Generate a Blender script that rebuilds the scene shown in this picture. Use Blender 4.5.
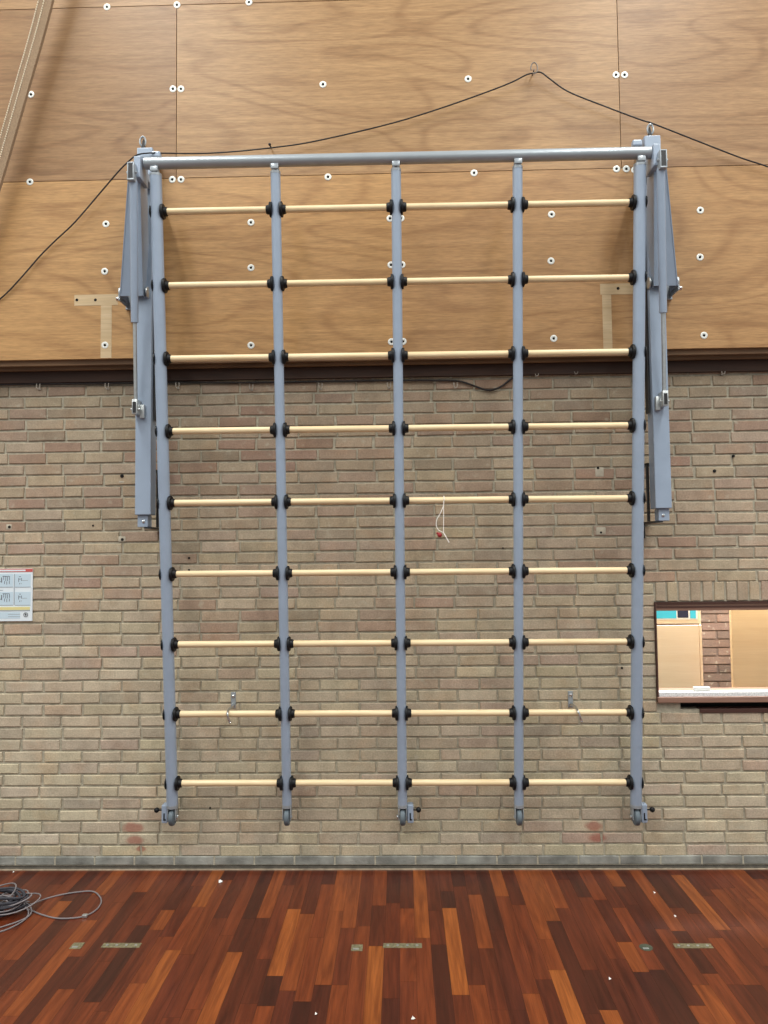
import bpy, math, random
from mathutils import Vector, Matrix
for o in list(bpy.data.objects): bpy.data.objects.remove(o)
C = bpy.context.scene
# ------------------------------------------------------------------ camera
FPX, PITCH, YAW, ROLL = 728.73, .05017, -.022535, -.01131
CAM = Vector((0, -3.9014, 1.6763))
_f = Vector((math.sin(YAW)*math.cos(PITCH), math.cos(YAW)*math.cos(PITCH), math.sin(PITCH)))
_r = Vector((math.cos(YAW), -math.sin(YAW), 0)); _u = _r.cross(_f)
RI = math.cos(ROLL)*_r + math.sin(ROLL)*_u
UP = -math.sin(ROLL)*_r + math.cos(ROLL)*_u
cd = bpy.data.cameras.new('camera'); cam = bpy.data.objects.new('camera', cd); C.collection.objects.link(cam)
cd.sensor_fit = 'HORIZONTAL'; cd.sensor_width = 36; cd.lens = FPX/768*36; cd.clip_start = .05
m = Matrix.Identity(4)
for i in range(3): m[i][0] = RI[i]; m[i][1] = UP[i]; m[i][2] = -_f[i]; m[i][3] = CAM[i]
cam.matrix_world = m; C.camera = cam
# ------------------------------------------------------------------ light
EXPOSURE = 0.0
AMB = 0.41
w = bpy.data.worlds.new('hall'); C.world = w; w.use_nodes = True
bg = w.node_tree.nodes['Background']; bg.inputs[0].default_value = (.98, 1.0, .99, 1); bg.inputs[1].default_value = AMB
def area(name, loc, sx, sy, power, col=(1, 1, .955), rot=(0, 0, 0)):
    l = bpy.data.lights.new(name, 'AREA'); l.shape = 'RECTANGLE'; l.size = sx; l.size_y = sy; l.energy = power; l.color = col
    o = bpy.data.objects.new(name, l); C.collection.objects.link(o); o.location = loc; o.rotation_euler = rot; return o
# continuous lines of tube lamps along the hall, at right angles to the wall
for lx in (-7.8, -2.6, 2.6, 7.8):
    area('ceiling_lamp', (lx, -3.7, 8.0), .12, 6.0, 365)
    area('ceiling_lamp', (lx, -11.2, 8.0), .12, 8.0, 170)
area('back_room_lamp', (2.2, .75, 2.5), 1.2, .5, 165, col=(1, .98, .95))
vs = C.view_settings; vs.view_transform = 'Standard'; vs.look = 'None'; vs.exposure = EXPOSURE; vs.gamma = 1; vs.use_curve_mapping = False
# ------------------------------------------------------------------ helpers
def ray(px, py): return (px-384)/FPX*RI - (py-512)/FPX*UP + _f
def at(px, py, Y):
    d = ray(px, py); return CAM + d*((Y-CAM.y)/d.y)
def fl(px, py):
    d = ray(px, py); return CAM + d*(-CAM.z/d.z)
def lin(c): return tuple(((v/255)/12.92 if v/255 <= .04045 else ((v/255+.055)/1.055)**2.4) for v in c)
def V(*a): return Vector(a)
class MB:
    def __init__(s): s.v = []; s.f = []; s.mi = []; s.c = []; s.sm = []
    def face(s, pts, mi=0, col=None, smooth=False):
        b = len(s.v); s.v += [tuple(p) for p in pts]; s.f.append(tuple(range(b, b+len(pts)))); s.mi.append(mi); s.c.append(col); s.sm.append(smooth)
    def poly(s, verts, faces, mi=0, col=None, smooth=False):
        b = len(s.v); s.v += [tuple(p) for p in verts]
        for f in faces: s.f.append(tuple(b+i for i in f)); s.mi.append(mi); s.c.append(col); s.sm.append(smooth)
    def box(s, x0, x1, y0, y1, z0, z1, mi=0, col=None, bev=0):
        b = bev
        if b <= 0:
            s.poly([(x0,y0,z0),(x1,y0,z0),(x1,y1,z0),(x0,y1,z0),(x0,y0,z1),(x1,y0,z1),(x1,y1,z1),(x0,y1,z1)],
                   [(0,3,2,1),(4,5,6,7),(0,1,5,4),(1,2,6,5),(2,3,7,6),(3,0,4,7)], mi, col); return
        import bmesh
        bm = bmesh.new(); bmesh.ops.create_cube(bm, size=1)
        for v in bm.verts: v.co = Vector((x0+(v.co.x+.5)*(x1-x0), y0+(v.co.y+.5)*(y1-y0), z0+(v.co.z+.5)*(z1-z0)))
        bmesh.ops.bevel(bm, geom=bm.edges[:], offset=b, segments=2, affect='EDGES', profile=.5)
        bm.verts.index_update()
        s.poly([v.co.copy() for v in bm.verts], [tuple(v.index for v in f.verts) for f in bm.faces], mi, col); bm.free()
    def rings(s, rings, mi=0, col=None, closed=False, cap=True, smooth=True):
        n = len(rings[0]); b = len(s.v)
        for r in rings: s.v += [tuple(p) for p in r]
        k = len(rings)
        for i in range(k if closed else k-1):
            for j in range(n):
                a = b+i*n+j; a2 = b+i*n+(j+1) % n; c = b+((i+1) % k)*n+(j+1) % n; d = b+((i+1) % k)*n+j
                s.f.append((a, a2, c, d)); s.mi.append(mi); s.c.append(col); s.sm.append(smooth)
        if cap and not closed:
            s.f.append(tuple(b+j for j in reversed(range(n)))); s.mi.append(mi); s.c.append(col); s.sm.append(False)
            s.f.append(tuple(b+(k-1)*n+j for j in range(n))); s.mi.append(mi); s.c.append(col); s.sm.append(False)
    def lathe(s, p, d, prof, n=20, mi=0, sx=1, col=None):
        # prof: (t along d, radius)
        d = Vector(d).normalized(); a = d.orthogonal().normalized() if abs(d.z) > .9 or abs(d.x) < .9 else Vector((0, 1, 0))
        if abs(d.z) > .9: a = Vector((1, 0, 0)) - d*d.x; a.normalize()
        b = d.cross(a); p = Vector(p)
        s.rings([[p+d*t+(a*math.cos(2*math.pi*j/n)*sx+b*math.sin(2*math.pi*j/n))*r for j in range(n)] for t, r in prof], mi, col)
    def cyl(s, p, q, r, n=16, mi=0, bev=0):
        p = Vector(p); q = Vector(q); L = (q-p).length
        if bev: s.lathe(p, q-p, [(0, r-bev), (bev, r), (L-bev, r), (L, r-bev)], n, mi)
        else: s.lathe(p, q-p, [(0, r), (L, r)], n, mi)
    def tube(s, pts, r, n=8, mi=0, closed=False, flat=1, fdir=None):
        pts = [Vector(p) for p in pts]; rg = []; k = len(pts); ref = None
        for i, p in enumerate(pts):
            if closed: t = pts[(i+1) % k]-pts[i-1]
            else: t = pts[min(i+1, k-1)]-pts[max(i-1, 0)]
            t.normalize()
            if ref is None: ref = (Vector(fdir) if fdir else (Vector((0, 1, 0)) if abs(t.y) < .9 else Vector((1, 0, 0))))
            a = (ref-t*ref.dot(t)).normalized(); b = t.cross(a); ref = a
            rg.append([p+(a*math.cos(2*math.pi*j/n)*flat+b*math.sin(2*math.pi*j/n))*r for j in range(n)])
        s.rings(rg, mi, closed=closed)
    def ball(s, p, r, n=14, mi=0):
        p = Vector(p); s.lathe(p, (0, 0, 1), [(-r*math.cos(math.pi*i/8), max(r*math.sin(math.pi*i/8), r*.02)) for i in range(9)], n, mi)
    def build(s, name, mats, parent=None):
        me = bpy.data.meshes.new(name); me.from_pydata(s.v, [], s.f); me.validate(clean_customdata=False)
        if not isinstance(mats, (list, tuple)): mats = [mats]
        for m_ in mats: me.materials.append(m_)
        me.polygons.foreach_set('material_index', s.mi); me.polygons.foreach_set('use_smooth', s.sm)
        if any(c is not None for c in s.c):
            at_ = me.color_attributes.new('Col', 'FLOAT_COLOR', 'CORNER'); d = []
            for f, c in zip(s.f, s.c): d += list(c if c else (1, 1, 1, 1))*len(f)
            at_.data.foreach_set('color', d)
        me.update()
        if any(s.sm): me.set_sharp_from_angle(angle=math.radians(38))
        o = bpy.data.objects.new(name, me); C.collection.objects.link(o)
        if parent is not None:
            o.parent = parent; o.matrix_parent_inverse = Matrix.Translation(-parent.location) if parent.type == 'EMPTY' else Matrix.Identity(4)
        return o
def smooth_path(P, k=8):
    P = [Vector(p) for p in P]; out = []
    for i in range(len(P)-1):
        p0 = P[max(i-1, 0)]; p1 = P[i]; p2 = P[i+1]; p3 = P[min(i+2, len(P)-1)]
        for j in range(k):
            t = j/k; out.append(.5*((2*p1)+(-p0+p2)*t+(2*p0-5*p1+4*p2-p3)*t*t+(-p0+3*p1-3*p2+p3)*t**3))
    out.append(P[-1]); return out
def tag(o, label=None, cat=None, group=None, kind=None):
    if label: o['label'] = label
    if cat: o['category'] = cat
    if group: o['group'] = group
    if kind: o['kind'] = kind
    return o
def empty(name, loc=(0, 0, 0)):
    o = bpy.data.objects.new(name, None); o.empty_display_size = .1; C.collection.objects.link(o); o.location = loc; return o
# ------------------------------------------------------------------ materials
def mat(name, col=(200, 200, 200), rough=.5, metal=0, spec=.5, noise=0, nscale=30, bump=0, bscale=60, attr=False, coat=0):
    mt = bpy.data.materials.new(name); mt.use_nodes = True; nt = mt.node_tree; b = nt.nodes['Principled BSDF']
    b.inputs['Base Color'].default_value = (*lin(col), 1); b.inputs['Roughness'].default_value = rough; b.inputs['Metallic'].default_value = metal
    b.inputs['Specular IOR Level'].default_value = spec; b.inputs['Coat Weight'].default_value = coat
    g = nt.nodes.new('ShaderNodeNewGeometry') if False else nt.nodes.new('ShaderNodeTexCoord')
    if noise:
        n = nt.nodes.new('ShaderNodeTexNoise'); n.inputs['Scale'].default_value = nscale; n.inputs['Detail'].default_value = 5
        nt.links.new(g.outputs['Object'], n.inputs['Vector'])
        mr = nt.nodes.new('ShaderNodeMapRange'); mr.inputs[1].default_value = .3; mr.inputs[2].default_value = .7; mr.inputs[3].default_value = 1-noise; mr.inputs[4].default_value = 1+noise*.6
        nt.links.new(n.outputs[0], mr.inputs[0])
        vm = nt.nodes.new('ShaderNodeVectorMath'); vm.operation = 'SCALE'; vm.inputs[0].default_value = lin(col)
        nt.links.new(mr.outputs[0], vm.inputs['Scale']); nt.links.new(vm.outputs[0], b.inputs['Base Color'])
    if bump:
        n2 = nt.nodes.new('ShaderNodeTexNoise'); n2.inputs['Scale'].default_value = bscale; n2.inputs['Detail'].default_value = 6
        nt.links.new(g.outputs['Object'], n2.inputs['Vector'])
        bp = nt.nodes.new('ShaderNodeBump'); bp.inputs['Strength'].default_value = bump; bp.inputs['Distance'].default_value = .004
        nt.links.new(n2.outputs[0], bp.inputs['Height']); nt.links.new(bp.outputs[0], b.inputs['Normal'])
    return mt
def N(nt, t, **kw):
    n = nt.nodes.new(t)
    for k, v in kw.items(): setattr(n, k, v)
    return n
def brick_mat():
    mt = bpy.data.materials.new('brick'); mt.use_nodes = True; nt = mt.node_tree; L = nt.links; b = nt.nodes['Principled BSDF']
    b.inputs['Roughness'].default_value = .9; b.inputs['Specular IOR Level'].default_value = .2
    tc = N(nt, 'ShaderNodeTexCoord'); ca = N(nt, 'ShaderNodeVertexColor', layer_name='Col')
    n1 = N(nt, 'ShaderNodeTexNoise'); n1.inputs['Scale'].default_value = 9; n1.inputs['Detail'].default_value = 8; n1.inputs['Roughness'].default_value = .65
    L.new(tc.outputs['Object'], n1.inputs['Vector'])
    mr = N(nt, 'ShaderNodeMapRange'); mr.inputs[1].default_value = .3; mr.inputs[2].default_value = .7; mr.inputs[3].default_value = .8; mr.inputs[4].default_value = 1.18; L.new(n1.outputs[0], mr.inputs[0])
    n3 = N(nt, 'ShaderNodeTexNoise'); n3.inputs['Scale'].default_value = 120; n3.inputs['Detail'].default_value = 4; L.new(tc.outputs['Object'], n3.inputs['Vector'])
    mr3 = N(nt, 'ShaderNodeMapRange'); mr3.inputs[1].default_value = .25; mr3.inputs[2].default_value = .75; mr3.inputs[3].default_value = .82; mr3.inputs[4].default_value = 1.15; L.new(n3.outputs[0], mr3.inputs[0])
    mu = N(nt, 'ShaderNodeMath', operation='MULTIPLY'); L.new(mr.outputs[0], mu.inputs[0]); L.new(mr3.outputs[0], mu.inputs[1])
    vm = N(nt, 'ShaderNodeVectorMath', operation='SCALE'); L.new(ca.outputs[0], vm.inputs[0]); L.new(mu.outputs[0], vm.inputs['Scale'])
    n5 = N(nt, 'ShaderNodeTexNoise'); n5.inputs['Scale'].default_value = 6.5; n5.inputs['Detail'].default_value = 4; L.new(tc.outputs['Object'], n5.inputs['Vector'])
    m5 = N(nt, 'ShaderNodeMapRange'); m5.inputs[1].default_value = .5; m5.inputs[2].default_value = .66; m5.inputs[3].default_value = 0; m5.inputs[4].default_value = 1; L.new(n5.outputs[0], m5.inputs[0])
    tn = N(nt, 'ShaderNodeMix', data_type='RGBA'); tn.inputs['A'].default_value = (1, 1, 1, 1); tn.inputs['B'].default_value = (1.0, .94, .90, 1); L.new(m5.outputs[0], tn.inputs['Factor'])
    vt = N(nt, 'ShaderNodeVectorMath', operation='MULTIPLY'); L.new(vm.outputs[0], vt.inputs[0]); L.new(tn.outputs['Result'], vt.inputs[1]); vm = vt
    # mortar smears over the brick faces
    n4 = N(nt, 'ShaderNodeTexNoise'); n4.inputs['Scale'].default_value = 22; n4.inputs['Detail'].default_value = 6; L.new(tc.outputs['Object'], n4.inputs['Vector'])
    m4 = N(nt, 'ShaderNodeMapRange'); m4.inputs[1].default_value = .6; m4.inputs[2].default_value = .74; m4.inputs[3].default_value = 0; m4.inputs[4].default_value = .55; L.new(n4.outputs[0], m4.inputs[0])
    mx = N(nt, 'ShaderNodeMix', data_type='RGBA'); L.new(m4.outputs[0], mx.inputs['Factor']); L.new(vm.outputs[0], mx.inputs['A']); mx.inputs['B'].default_value = (*lin((186, 180, 160)), 1)
    last = mx.outputs['Result']
    # red paint stains
    for (px, py, r) in STAINS:
        p = at(px, py, 0)
        sb = N(nt, 'ShaderNodeVectorMath', operation='SUBTRACT'); L.new(tc.outputs['Object'], sb.inputs[0]); sb.inputs[1].default_value = p
        sc = N(nt, 'ShaderNodeVectorMath', operation='MULTIPLY'); L.new(sb.outputs[0], sc.inputs[0]); sc.inputs[1].default_value = (1/r, 0, 1.8/r)
        ln = N(nt, 'ShaderNodeVectorMath', operation='LENGTH'); L.new(sc.outputs[0], ln.inputs[0])
        ad = N(nt, 'ShaderNodeMath', operation='ADD'); L.new(ln.outputs['Value'], ad.inputs[0]); L.new(n4.outputs[0], ad.inputs[1])
        mp = N(nt, 'ShaderNodeMapRange'); mp.inputs[1].default_value = 1.7; mp.inputs[2].default_value = 1.2; mp.inputs[3].default_value = 0; mp.inputs[4].default_value = .6; L.new(ad.outputs[0], mp.inputs[0])
        m2 = N(nt, 'ShaderNodeMix', data_type='RGBA'); L.new(mp.outputs[0], m2.inputs['Factor']); L.new(last, m2.inputs['A']); m2.inputs['B'].default_value = (*lin((160, 84, 70)), 1); last = m2.outputs['Result']
    L.new(last, b.inputs['Base Color'])
    bp = N(nt, 'ShaderNodeBump'); bp.inputs['Strength'].default_value = .6; bp.inputs['Distance'].default_value = .003; L.new(n3.outputs[0], bp.inputs['Height']); L.new(bp.outputs[0], b.inputs['Normal'])
    return mt
STAINS = [(133, 828, .055), (135, 840, .045), (141, 849, .025), (594, 826, .045), (598, 838, .04)]
def wood_mat(name, base, dark, scale=(2.2, 1, 26), rough=.45, ring=.5, attr=None, spec=.4, coat=0, bumpd=.0006, crough=.1, fibre=(6, 30, 260), fib=.10, ring_scale=(.45, 1, 3.2), rmul=62, rpow=1, gmax=.75):
    """long-grained timber; grain along object X (or as scaled). attr: colour attribute that holds tint and seed (alpha unused)"""
    mt = bpy.data.materials.new(name); mt.use_nodes = True; nt = mt.node_tree; L = nt.links; b = nt.nodes['Principled BSDF']
    b.inputs['Roughness'].default_value = rough; b.inputs['Specular IOR Level'].default_value = spec
    b.inputs['Coat Weight'].default_value = coat; b.inputs['Coat Roughness'].default_value = crough
    tc = N(nt, 'ShaderNodeTexCoord'); vec = tc.outputs['Object']; ca = None
    if attr:
        ca = N(nt, 'ShaderNodeVertexColor', layer_name='Col'); sx = N(nt, 'ShaderNodeAttribute', attribute_name='Seed')
        sc = N(nt, 'ShaderNodeVectorMath', operation='SCALE'); L.new(sx.outputs['Vector'], sc.inputs[0]); sc.inputs['Scale'].default_value = 37.0
        ad = N(nt, 'ShaderNodeVectorMath', operation='ADD'); L.new(vec, ad.inputs[0]); L.new(sc.outputs[0], ad.inputs[1]); vec = ad.outputs[0]
    def nz(scl, det, rg, dist=0):
        mp = N(nt, 'ShaderNodeMapping'); mp.inputs['Scale'].default_value = scl; L.new(vec, mp.inputs['Vector'])
        n = N(nt, 'ShaderNodeTexNoise'); n.inputs['Scale'].default_value = 1; n.inputs['Detail'].default_value = det; n.inputs['Roughness'].default_value = rg; n.inputs['Distortion'].default_value = dist
        L.new(mp.outputs[0], n.inputs['Vector']); return n.outputs[0]
    low = nz(ring_scale, 2, .5, .6)
    ml = N(nt, 'ShaderNodeMath', operation='MULTIPLY'); L.new(low, ml.inputs[0]); ml.inputs[1].default_value = rmul
    sn = N(nt, 'ShaderNodeMath', operation='SINE'); L.new(ml.outputs[0], sn.inputs[0])
    g1 = nz(scale, 5, .6, .4)
    g2 = nz(fibre, 3, .6)
    def mrg(s, a, b_, c, d):
        r = N(nt, 'ShaderNodeMapRange'); r.inputs[1].default_value = a; r.inputs[2].default_value = b_; r.inputs[3].default_value = c; r.inputs[4].default_value = d; L.new(s, r.inputs[0]); return r.outputs[0]
    a0 = N(nt, 'ShaderNodeMath', operation='POWER'); L.new(mrg(sn.outputs[0], -1, 1, 0, 1), a0.inputs[0]); a0.inputs[1].default_value = rpow
    a1 = mrg(a0.outputs[0], 0, 1, 0, ring*.45); a2 = mrg(g1, .3, .72, 0, gmax); 
    ad2 = N(nt, 'ShaderNodeMath', operation='ADD', use_clamp=True); L.new(a1, ad2.inputs[0]); L.new(a2, ad2.inputs[1])
    mx = N(nt, 'ShaderNodeMix', data_type='RGBA'); L.new(ad2.outputs[0], mx.inputs['Factor']); mx.inputs['A'].default_value = (*lin(base), 1); mx.inputs['B'].default_value = (*lin(dark), 1)
    f2 = mrg(g2, .3, .7, 1-fib, 1+fib)
    vm = N(nt, 'ShaderNodeVectorMath', operation='SCALE'); L.new(mx.outputs['Result'], vm.inputs[0]); L.new(f2, vm.inputs['Scale'])
    out = vm.outputs[0]
    if ca:
        m3 = N(nt, 'ShaderNodeVectorMath', operation='MULTIPLY'); L.new(out, m3.inputs[0]); L.new(ca.outputs[0], m3.inputs[1]); out = m3.outputs[0]
    L.new(out, b.inputs['Base Color'])
    bp = N(nt, 'ShaderNodeBump'); bp.inputs['Strength'].default_value = .5; bp.inputs['Distance'].default_value = bumpd; L.new(g2, bp.inputs['Height']); L.new(bp.outputs[0], b.inputs['Normal'])
    return mt
M = {}
M['brick'] = brick_mat()
M['mortar'] = mat('mortar', (180, 174, 155), .95, noise=.22, nscale=40, bump=.8, bscale=150, spec=.2)
M['plinth'] = mat('grey_painted_plinth', (146, 147, 140), .8, noise=.5, nscale=9, bump=.6, bscale=70)
M['plinth_dark'] = mat('dark_plinth', (92, 88, 80), .85, noise=.3, nscale=30)
M['ply'] = wood_mat('plywood', (176, 141, 99), (130, 94, 59), attr=True, rough=.42, ring=.7, scale=(1.3, 1, 40), ring_scale=(.42, 1, 1.5), rmul=95, rpow=5, gmax=.5, fibre=(14, 30, 130), fib=.17)
M['ply_gap'] = mat('panel_joint', (58, 38, 24), .9)
M['batten'] = wood_mat('brown_batten', (138, 108, 78), (96, 70, 48), rough=.6)
M['beam'] = wood_mat('dark_beam', (66, 42, 28), (44, 27, 18), rough=.6)
M['patch'] = wood_mat('pale_patch', (206, 184, 148), (176, 148, 108), rough=.55, ring=.2)
M['floor'] = wood_mat('parquet', (255, 255, 255), (160, 140, 128), attr=True, rough=.36, scale=(34, 2.2, 1), ring=.45, fibre=(300, 7, 1), fib=.22, ring_scale=(9, .7, 1), coat=.12, crough=.15, bumpd=.0003, spec=.4)
M['floor_gap'] = mat('parquet_gap', (34, 18, 12), .8)
M['paint'] = mat('blue_grey_paint', (150, 165, 184), .32, metal=0, spec=.55, noise=.05, nscale=12, bump=.1, bscale=250)
M['paint_bar'] = mat('silver_grey_paint', (158, 166, 172), .32, metal=.25, spec=.6, noise=.05, nscale=12)
M['zinc'] = mat('zinc', (196, 200, 200), .32, metal=.75, noise=.1, nscale=60)
M['steel'] = mat('bright_steel', (205, 208, 208), .22, metal=.9)
M['hookwire'] = mat('dull_wire', (120, 112, 104), .5, metal=.5)
M['washer'] = mat('zinc_washer', (222, 224, 218), .45, metal=.25)
M['black'] = mat('black_plastic', (14, 15, 18), .5, spec=.3)
M['black_metal'] = mat('black_metal', (26, 25, 27), .5)
M['rubber'] = mat('grey_rubber', (92, 104, 112), .6)
M['rung'] = wood_mat('ash_rung', (240, 222, 184), (214, 184, 136), scale=(3, 60, 60), rough=.4, ring=.25, fibre=(10, 300, 300), fib=.07, ring_scale=(1.6, 10, 10))
M['cable'] = mat('black_cable', (30, 24, 24), .6)
M['grey_cable'] = mat('grey_cable', (122, 116, 118), .5)
M['dark_cloth'] = mat('dark_cable_bundle', (52, 52, 60), .7, noise=.3)
M['white'] = mat('white_plastic', (232, 232, 228), .5)
M['clip'] = mat('cable_clip', (168, 160, 148), .6)
M['string'] = mat('white_string', (236, 230, 222), .8)
M['red'] = mat('red_tag', (150, 30, 36), .5)
M['brass'] = mat('tarnished_brass', (142, 136, 108), .42, metal=.45, noise=.4, nscale=90, bump=.3)
M['green_cap'] = mat('green_grey_cap', (82, 88, 74), .5, metal=.2, noise=.3, nscale=60)
M['paper'] = mat('sign_paper', (224, 234, 240), .5)
M['sign_red'] = mat('sign_red', (196, 92, 88), .5)
M['sign_panel'] = mat('sign_panel_blue', (196, 216, 228), .5)
M['sign_ink'] = mat('sign_ink', (92, 100, 112), .6)
M['sign_line'] = mat('sign_grey_line', (160, 172, 182), .6)
M['sign_yellow'] = mat('sign_yellow', (222, 212, 150), .5)
M['sign_black'] = mat('sign_black', (40, 42, 48), .5)
M['frame'] = wood_mat('brown_hatch_frame', (158, 124, 106), (128, 96, 82), rough=.45)
M['frame_dark'] = mat('dark_brown_edge', (70, 42, 34), .6)
M['terrazzo'] = mat('terrazzo', (226, 228, 228), .35, noise=.25, nscale=160)
M['cup'] = wood_mat('pale_birch', (236, 218, 192), (228, 206, 176), rough=.5, ring=.12, fib=.03)
M['board'] = wood_mat('honey_board', (236, 212, 174), (226, 198, 156), rough=.5, ring=.12, fib=.03)
M['cyan'] = mat('cyan_sticker', (70, 196, 226), .4)
M['navy'] = mat('navy_sticker', (40, 44, 70), .4)
M['backbrick'] = mat('far_brick', (96, 80, 70), .9, noise=.25, nscale=14)
M['strap'] = mat('woven_band', (150, 126, 100), .9, noise=.2, nscale=140, bump=.5, bscale=300)
M['stitch'] = mat('stitching', (232, 220, 196), .8)
M['filler'] = mat('filler', (186, 178, 160), .9, noise=.12, nscale=50)
M['hole'] = mat('drill_hole', (18, 15, 14), .95)
rnd = random.Random(7)
# ------------------------------------------------------------------ brick wall
CRS, BL, PH = .0615, .2117, -1.711
X0, X1 = -4.6, 4.6
HX0, HX1, HZ0, HZ1 = 1.337, 3.05, .888, 1.377       # hatch opening
SZ1 = HZ1+.106                                       # soldier course over the hatch
ZB = .070; NC = 43; ZT = ZB+CRS*NC
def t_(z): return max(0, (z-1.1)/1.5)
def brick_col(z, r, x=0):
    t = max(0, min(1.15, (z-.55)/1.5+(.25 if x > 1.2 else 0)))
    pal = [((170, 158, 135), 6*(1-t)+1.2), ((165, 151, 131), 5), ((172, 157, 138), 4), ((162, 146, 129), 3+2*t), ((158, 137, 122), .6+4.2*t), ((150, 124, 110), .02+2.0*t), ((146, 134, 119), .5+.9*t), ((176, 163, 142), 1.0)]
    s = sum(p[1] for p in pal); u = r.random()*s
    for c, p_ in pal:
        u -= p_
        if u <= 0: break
    k = r.uniform(.94, 1.05); mc = tuple(a_*(1-min(1, t))+b_*min(1, t) for a_, b_ in zip((164, 152, 134), (156, 132, 112))); c = lin(tuple(c[i]*.62+mc[i]*.38 for i in range(3))); k *= 1.34-.36*min(1, t_(z)); return (c[0]*k*.985, c[1]*k*1.025*r.uniform(.985, 1.01), c[2]*k*1.01*r.uniform(.96, 1.03), 1)  # browner bricks higher up, with some shade below the overhang put into their colour
def add_brick(mb, x0, x1, z0, z1, r, y=0):
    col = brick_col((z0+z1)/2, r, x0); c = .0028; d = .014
    j = lambda a=.0020: r.uniform(-a, a)
    yy = y+r.uniform(-.0014, .0018)
    q = [(x0+j(), z0+j()), (x1+j(), z0+j()), (x1+j(), z1+j()), (x0+j(), z1+j())]
    cx, cz = (x0+x1)/2, (z0+z1)/2
    fr = [(a+(c if a < cx else -c), yy+j(.0006), b+(c if b < cz else -c)) for a, b in q]
    mid = [(a, yy+c, b) for a, b in q]; back = [(a, y+d, b) for a, b in q]
    v = fr+mid+back
    fs = [(0, 1, 2, 3)]+[(4+i, 4+(i+1) % 4, (i+1) % 4, i) for i in range(4)]+[(8+i, 8+(i+1) % 4, 4+(i+1) % 4, 4+i) for i in range(4)]
    mb.poly(v, fs, 0, col)
wall = MB()
SLX0, SLX1, SLZ0, SLZ1 = at(681, 706, 0).x, HX1+.1, HZ0-.072, HZ0-.036    # dark slot below the sill
for k in range(NC):
    z0 = ZB+CRS*k+.0005; z1 = z0+.0505
    x = PH-BL*14 + (0 if k % 2 == 0 else BL*(.43+rnd.uniform(-.03, .03)))
    while x < X1:
        L_ = BL
        if rnd.random() < .035: L_ = BL/2
        a, b = x+.0055+rnd.uniform(-.0015, .002), x+L_-.0055+rnd.uniform(-.002, .0015)
        spans = [(a, b)]
        zc0, zc1 = HZ0-.032, SZ1
        def cut(sp, c0, c1):
            o_ = []
            for p_, q_ in sp:
                if q_ <= c0 or p_ >= c1: o_.append((p_, q_)); continue
                if p_ < c0-.02: o_.append((p_, c0-.004))
                if q_ > c1+.02: o_.append((c1+.004, q_))
            return o_
        if z1 > zc0 and z0 < zc1: spans = cut(spans, HX0 if z0 < HZ1-.01 else HX0+.0, HX1)
        if z1 > SLZ0-.012 and z0 < SLZ1+.01: spans = cut(spans, SLX0 if z1 > SLZ0+.01 else SLX0+.06, SLX1)
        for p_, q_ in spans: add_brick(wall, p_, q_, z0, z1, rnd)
        x += L_
# soldier course
x = HX0+.004
while x < HX1-.03:
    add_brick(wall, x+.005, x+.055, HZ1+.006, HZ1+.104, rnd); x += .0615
# mortar bed behind, round the opening
YM = .0075; TH = .21
for (a, b, c, d) in [(X0, HX0, 0, ZT+.05), (HX1, X1, 0, ZT+.05), (HX0, HX1, HZ1+.002, ZT+.05), (HX0, HX1, 0, SLZ0), (HX0, SLX0, SLZ0, HZ0-.03)]:
    wall.box(a, b, YM, TH, c, d, 1)
wall.box(SLX0, HX1, .07, TH, SLZ0, HZ0-.03, 2)
wo = wall.build('wall_back', [M['brick'], M['mortar'], M['hole']]); tag(wo, kind='structure')
# plinth of grey painted bricks and trims
pb = MB(); x = X0
while x < X1:
    pb.box(x+.003, x+.208, -.006, YM, .026, .069, 0, bev=.004); x += BL
pb.box(X0, X1, -.004, YM, .02, .066, 1)
tag(pb.build('baseboard_back', [M['plinth'], M['mortar']]), kind='structure')
t = MB(); t.box(X0, X1, -.004, YM, 0.0, .024); tag(t.build('trim_1', M['plinth_dark']), kind='structure')
t = MB(); t.box(X0, X1, -.010, -.004, 0.0, .006); tag(t.build('trim_2', mat('pale_floor_strip', (176, 160, 138), .5, noise=.3)), kind='structure')
# ------------------------------------------------------------------ plywood wall above
YP = -.12; ZP0 = 2.697; J1, J2 = 3.669, 4.632
pw = MB(); seeds = []
def sheet(x0, x1, z0, z1, tint):
    g = .0016; n0 = len(pw.f)
    pw.box(x0+g, x1-g, YP, YP+.016, z0+g, z1-g, 0, (*tint, 1), bev=.0008); s_ = (rnd.random(), rnd.random(), rnd.random()); seeds.extend([s_]*(len(pw.f)-n0))
row_hi = [-3.548, -1.178, 1.19, 3.56]; row_lo = [-4.76, -2.38, -.006, 2.37, 4.74]
def rowx(row, z0, z1, tints):
    xs = [X0]+[v for v in row if X0+.2 < v < X1-.2]+[X1]
    for i in range(len(xs)-1): sheet(xs[i], xs[i+1], z0, z1, tints[i % len(tints)])
rowx(row_lo, ZP0, J1, [(1.10, 1.04, .90), (1.14, 1.07, .90), (1.04, .97, .86), (1.06, .99, .86)])
rowx(row_hi, J1, J2, [(.74, .70, .68), (.78, .73, .70), (.98, .96, .94), (.88, .85, .87)])
rowx(row_lo, J2, J2+.963, [(.88, .86, .86), (.9, .87, .86), (.95, .94, .94), (.9, .89, .9)])
rowx(row_hi, J2+.963, J2+1.926, [(.9, .87, .86), (.95, .94, .94), (.9, .89, .9), (.9, .88, .86)])
n0 = len(pw.f); pw.box(X0, X1, YP+.013, -.0, ZP0+.02, J2+1.92, 1, (1, 1, 1, 1)); seeds.extend([(0, 0, 0)]*(len(pw.f)-n0))
po = pw.build('wall_upper', [M['ply'], M['ply_gap']]); tag(po, kind='structure')
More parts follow.
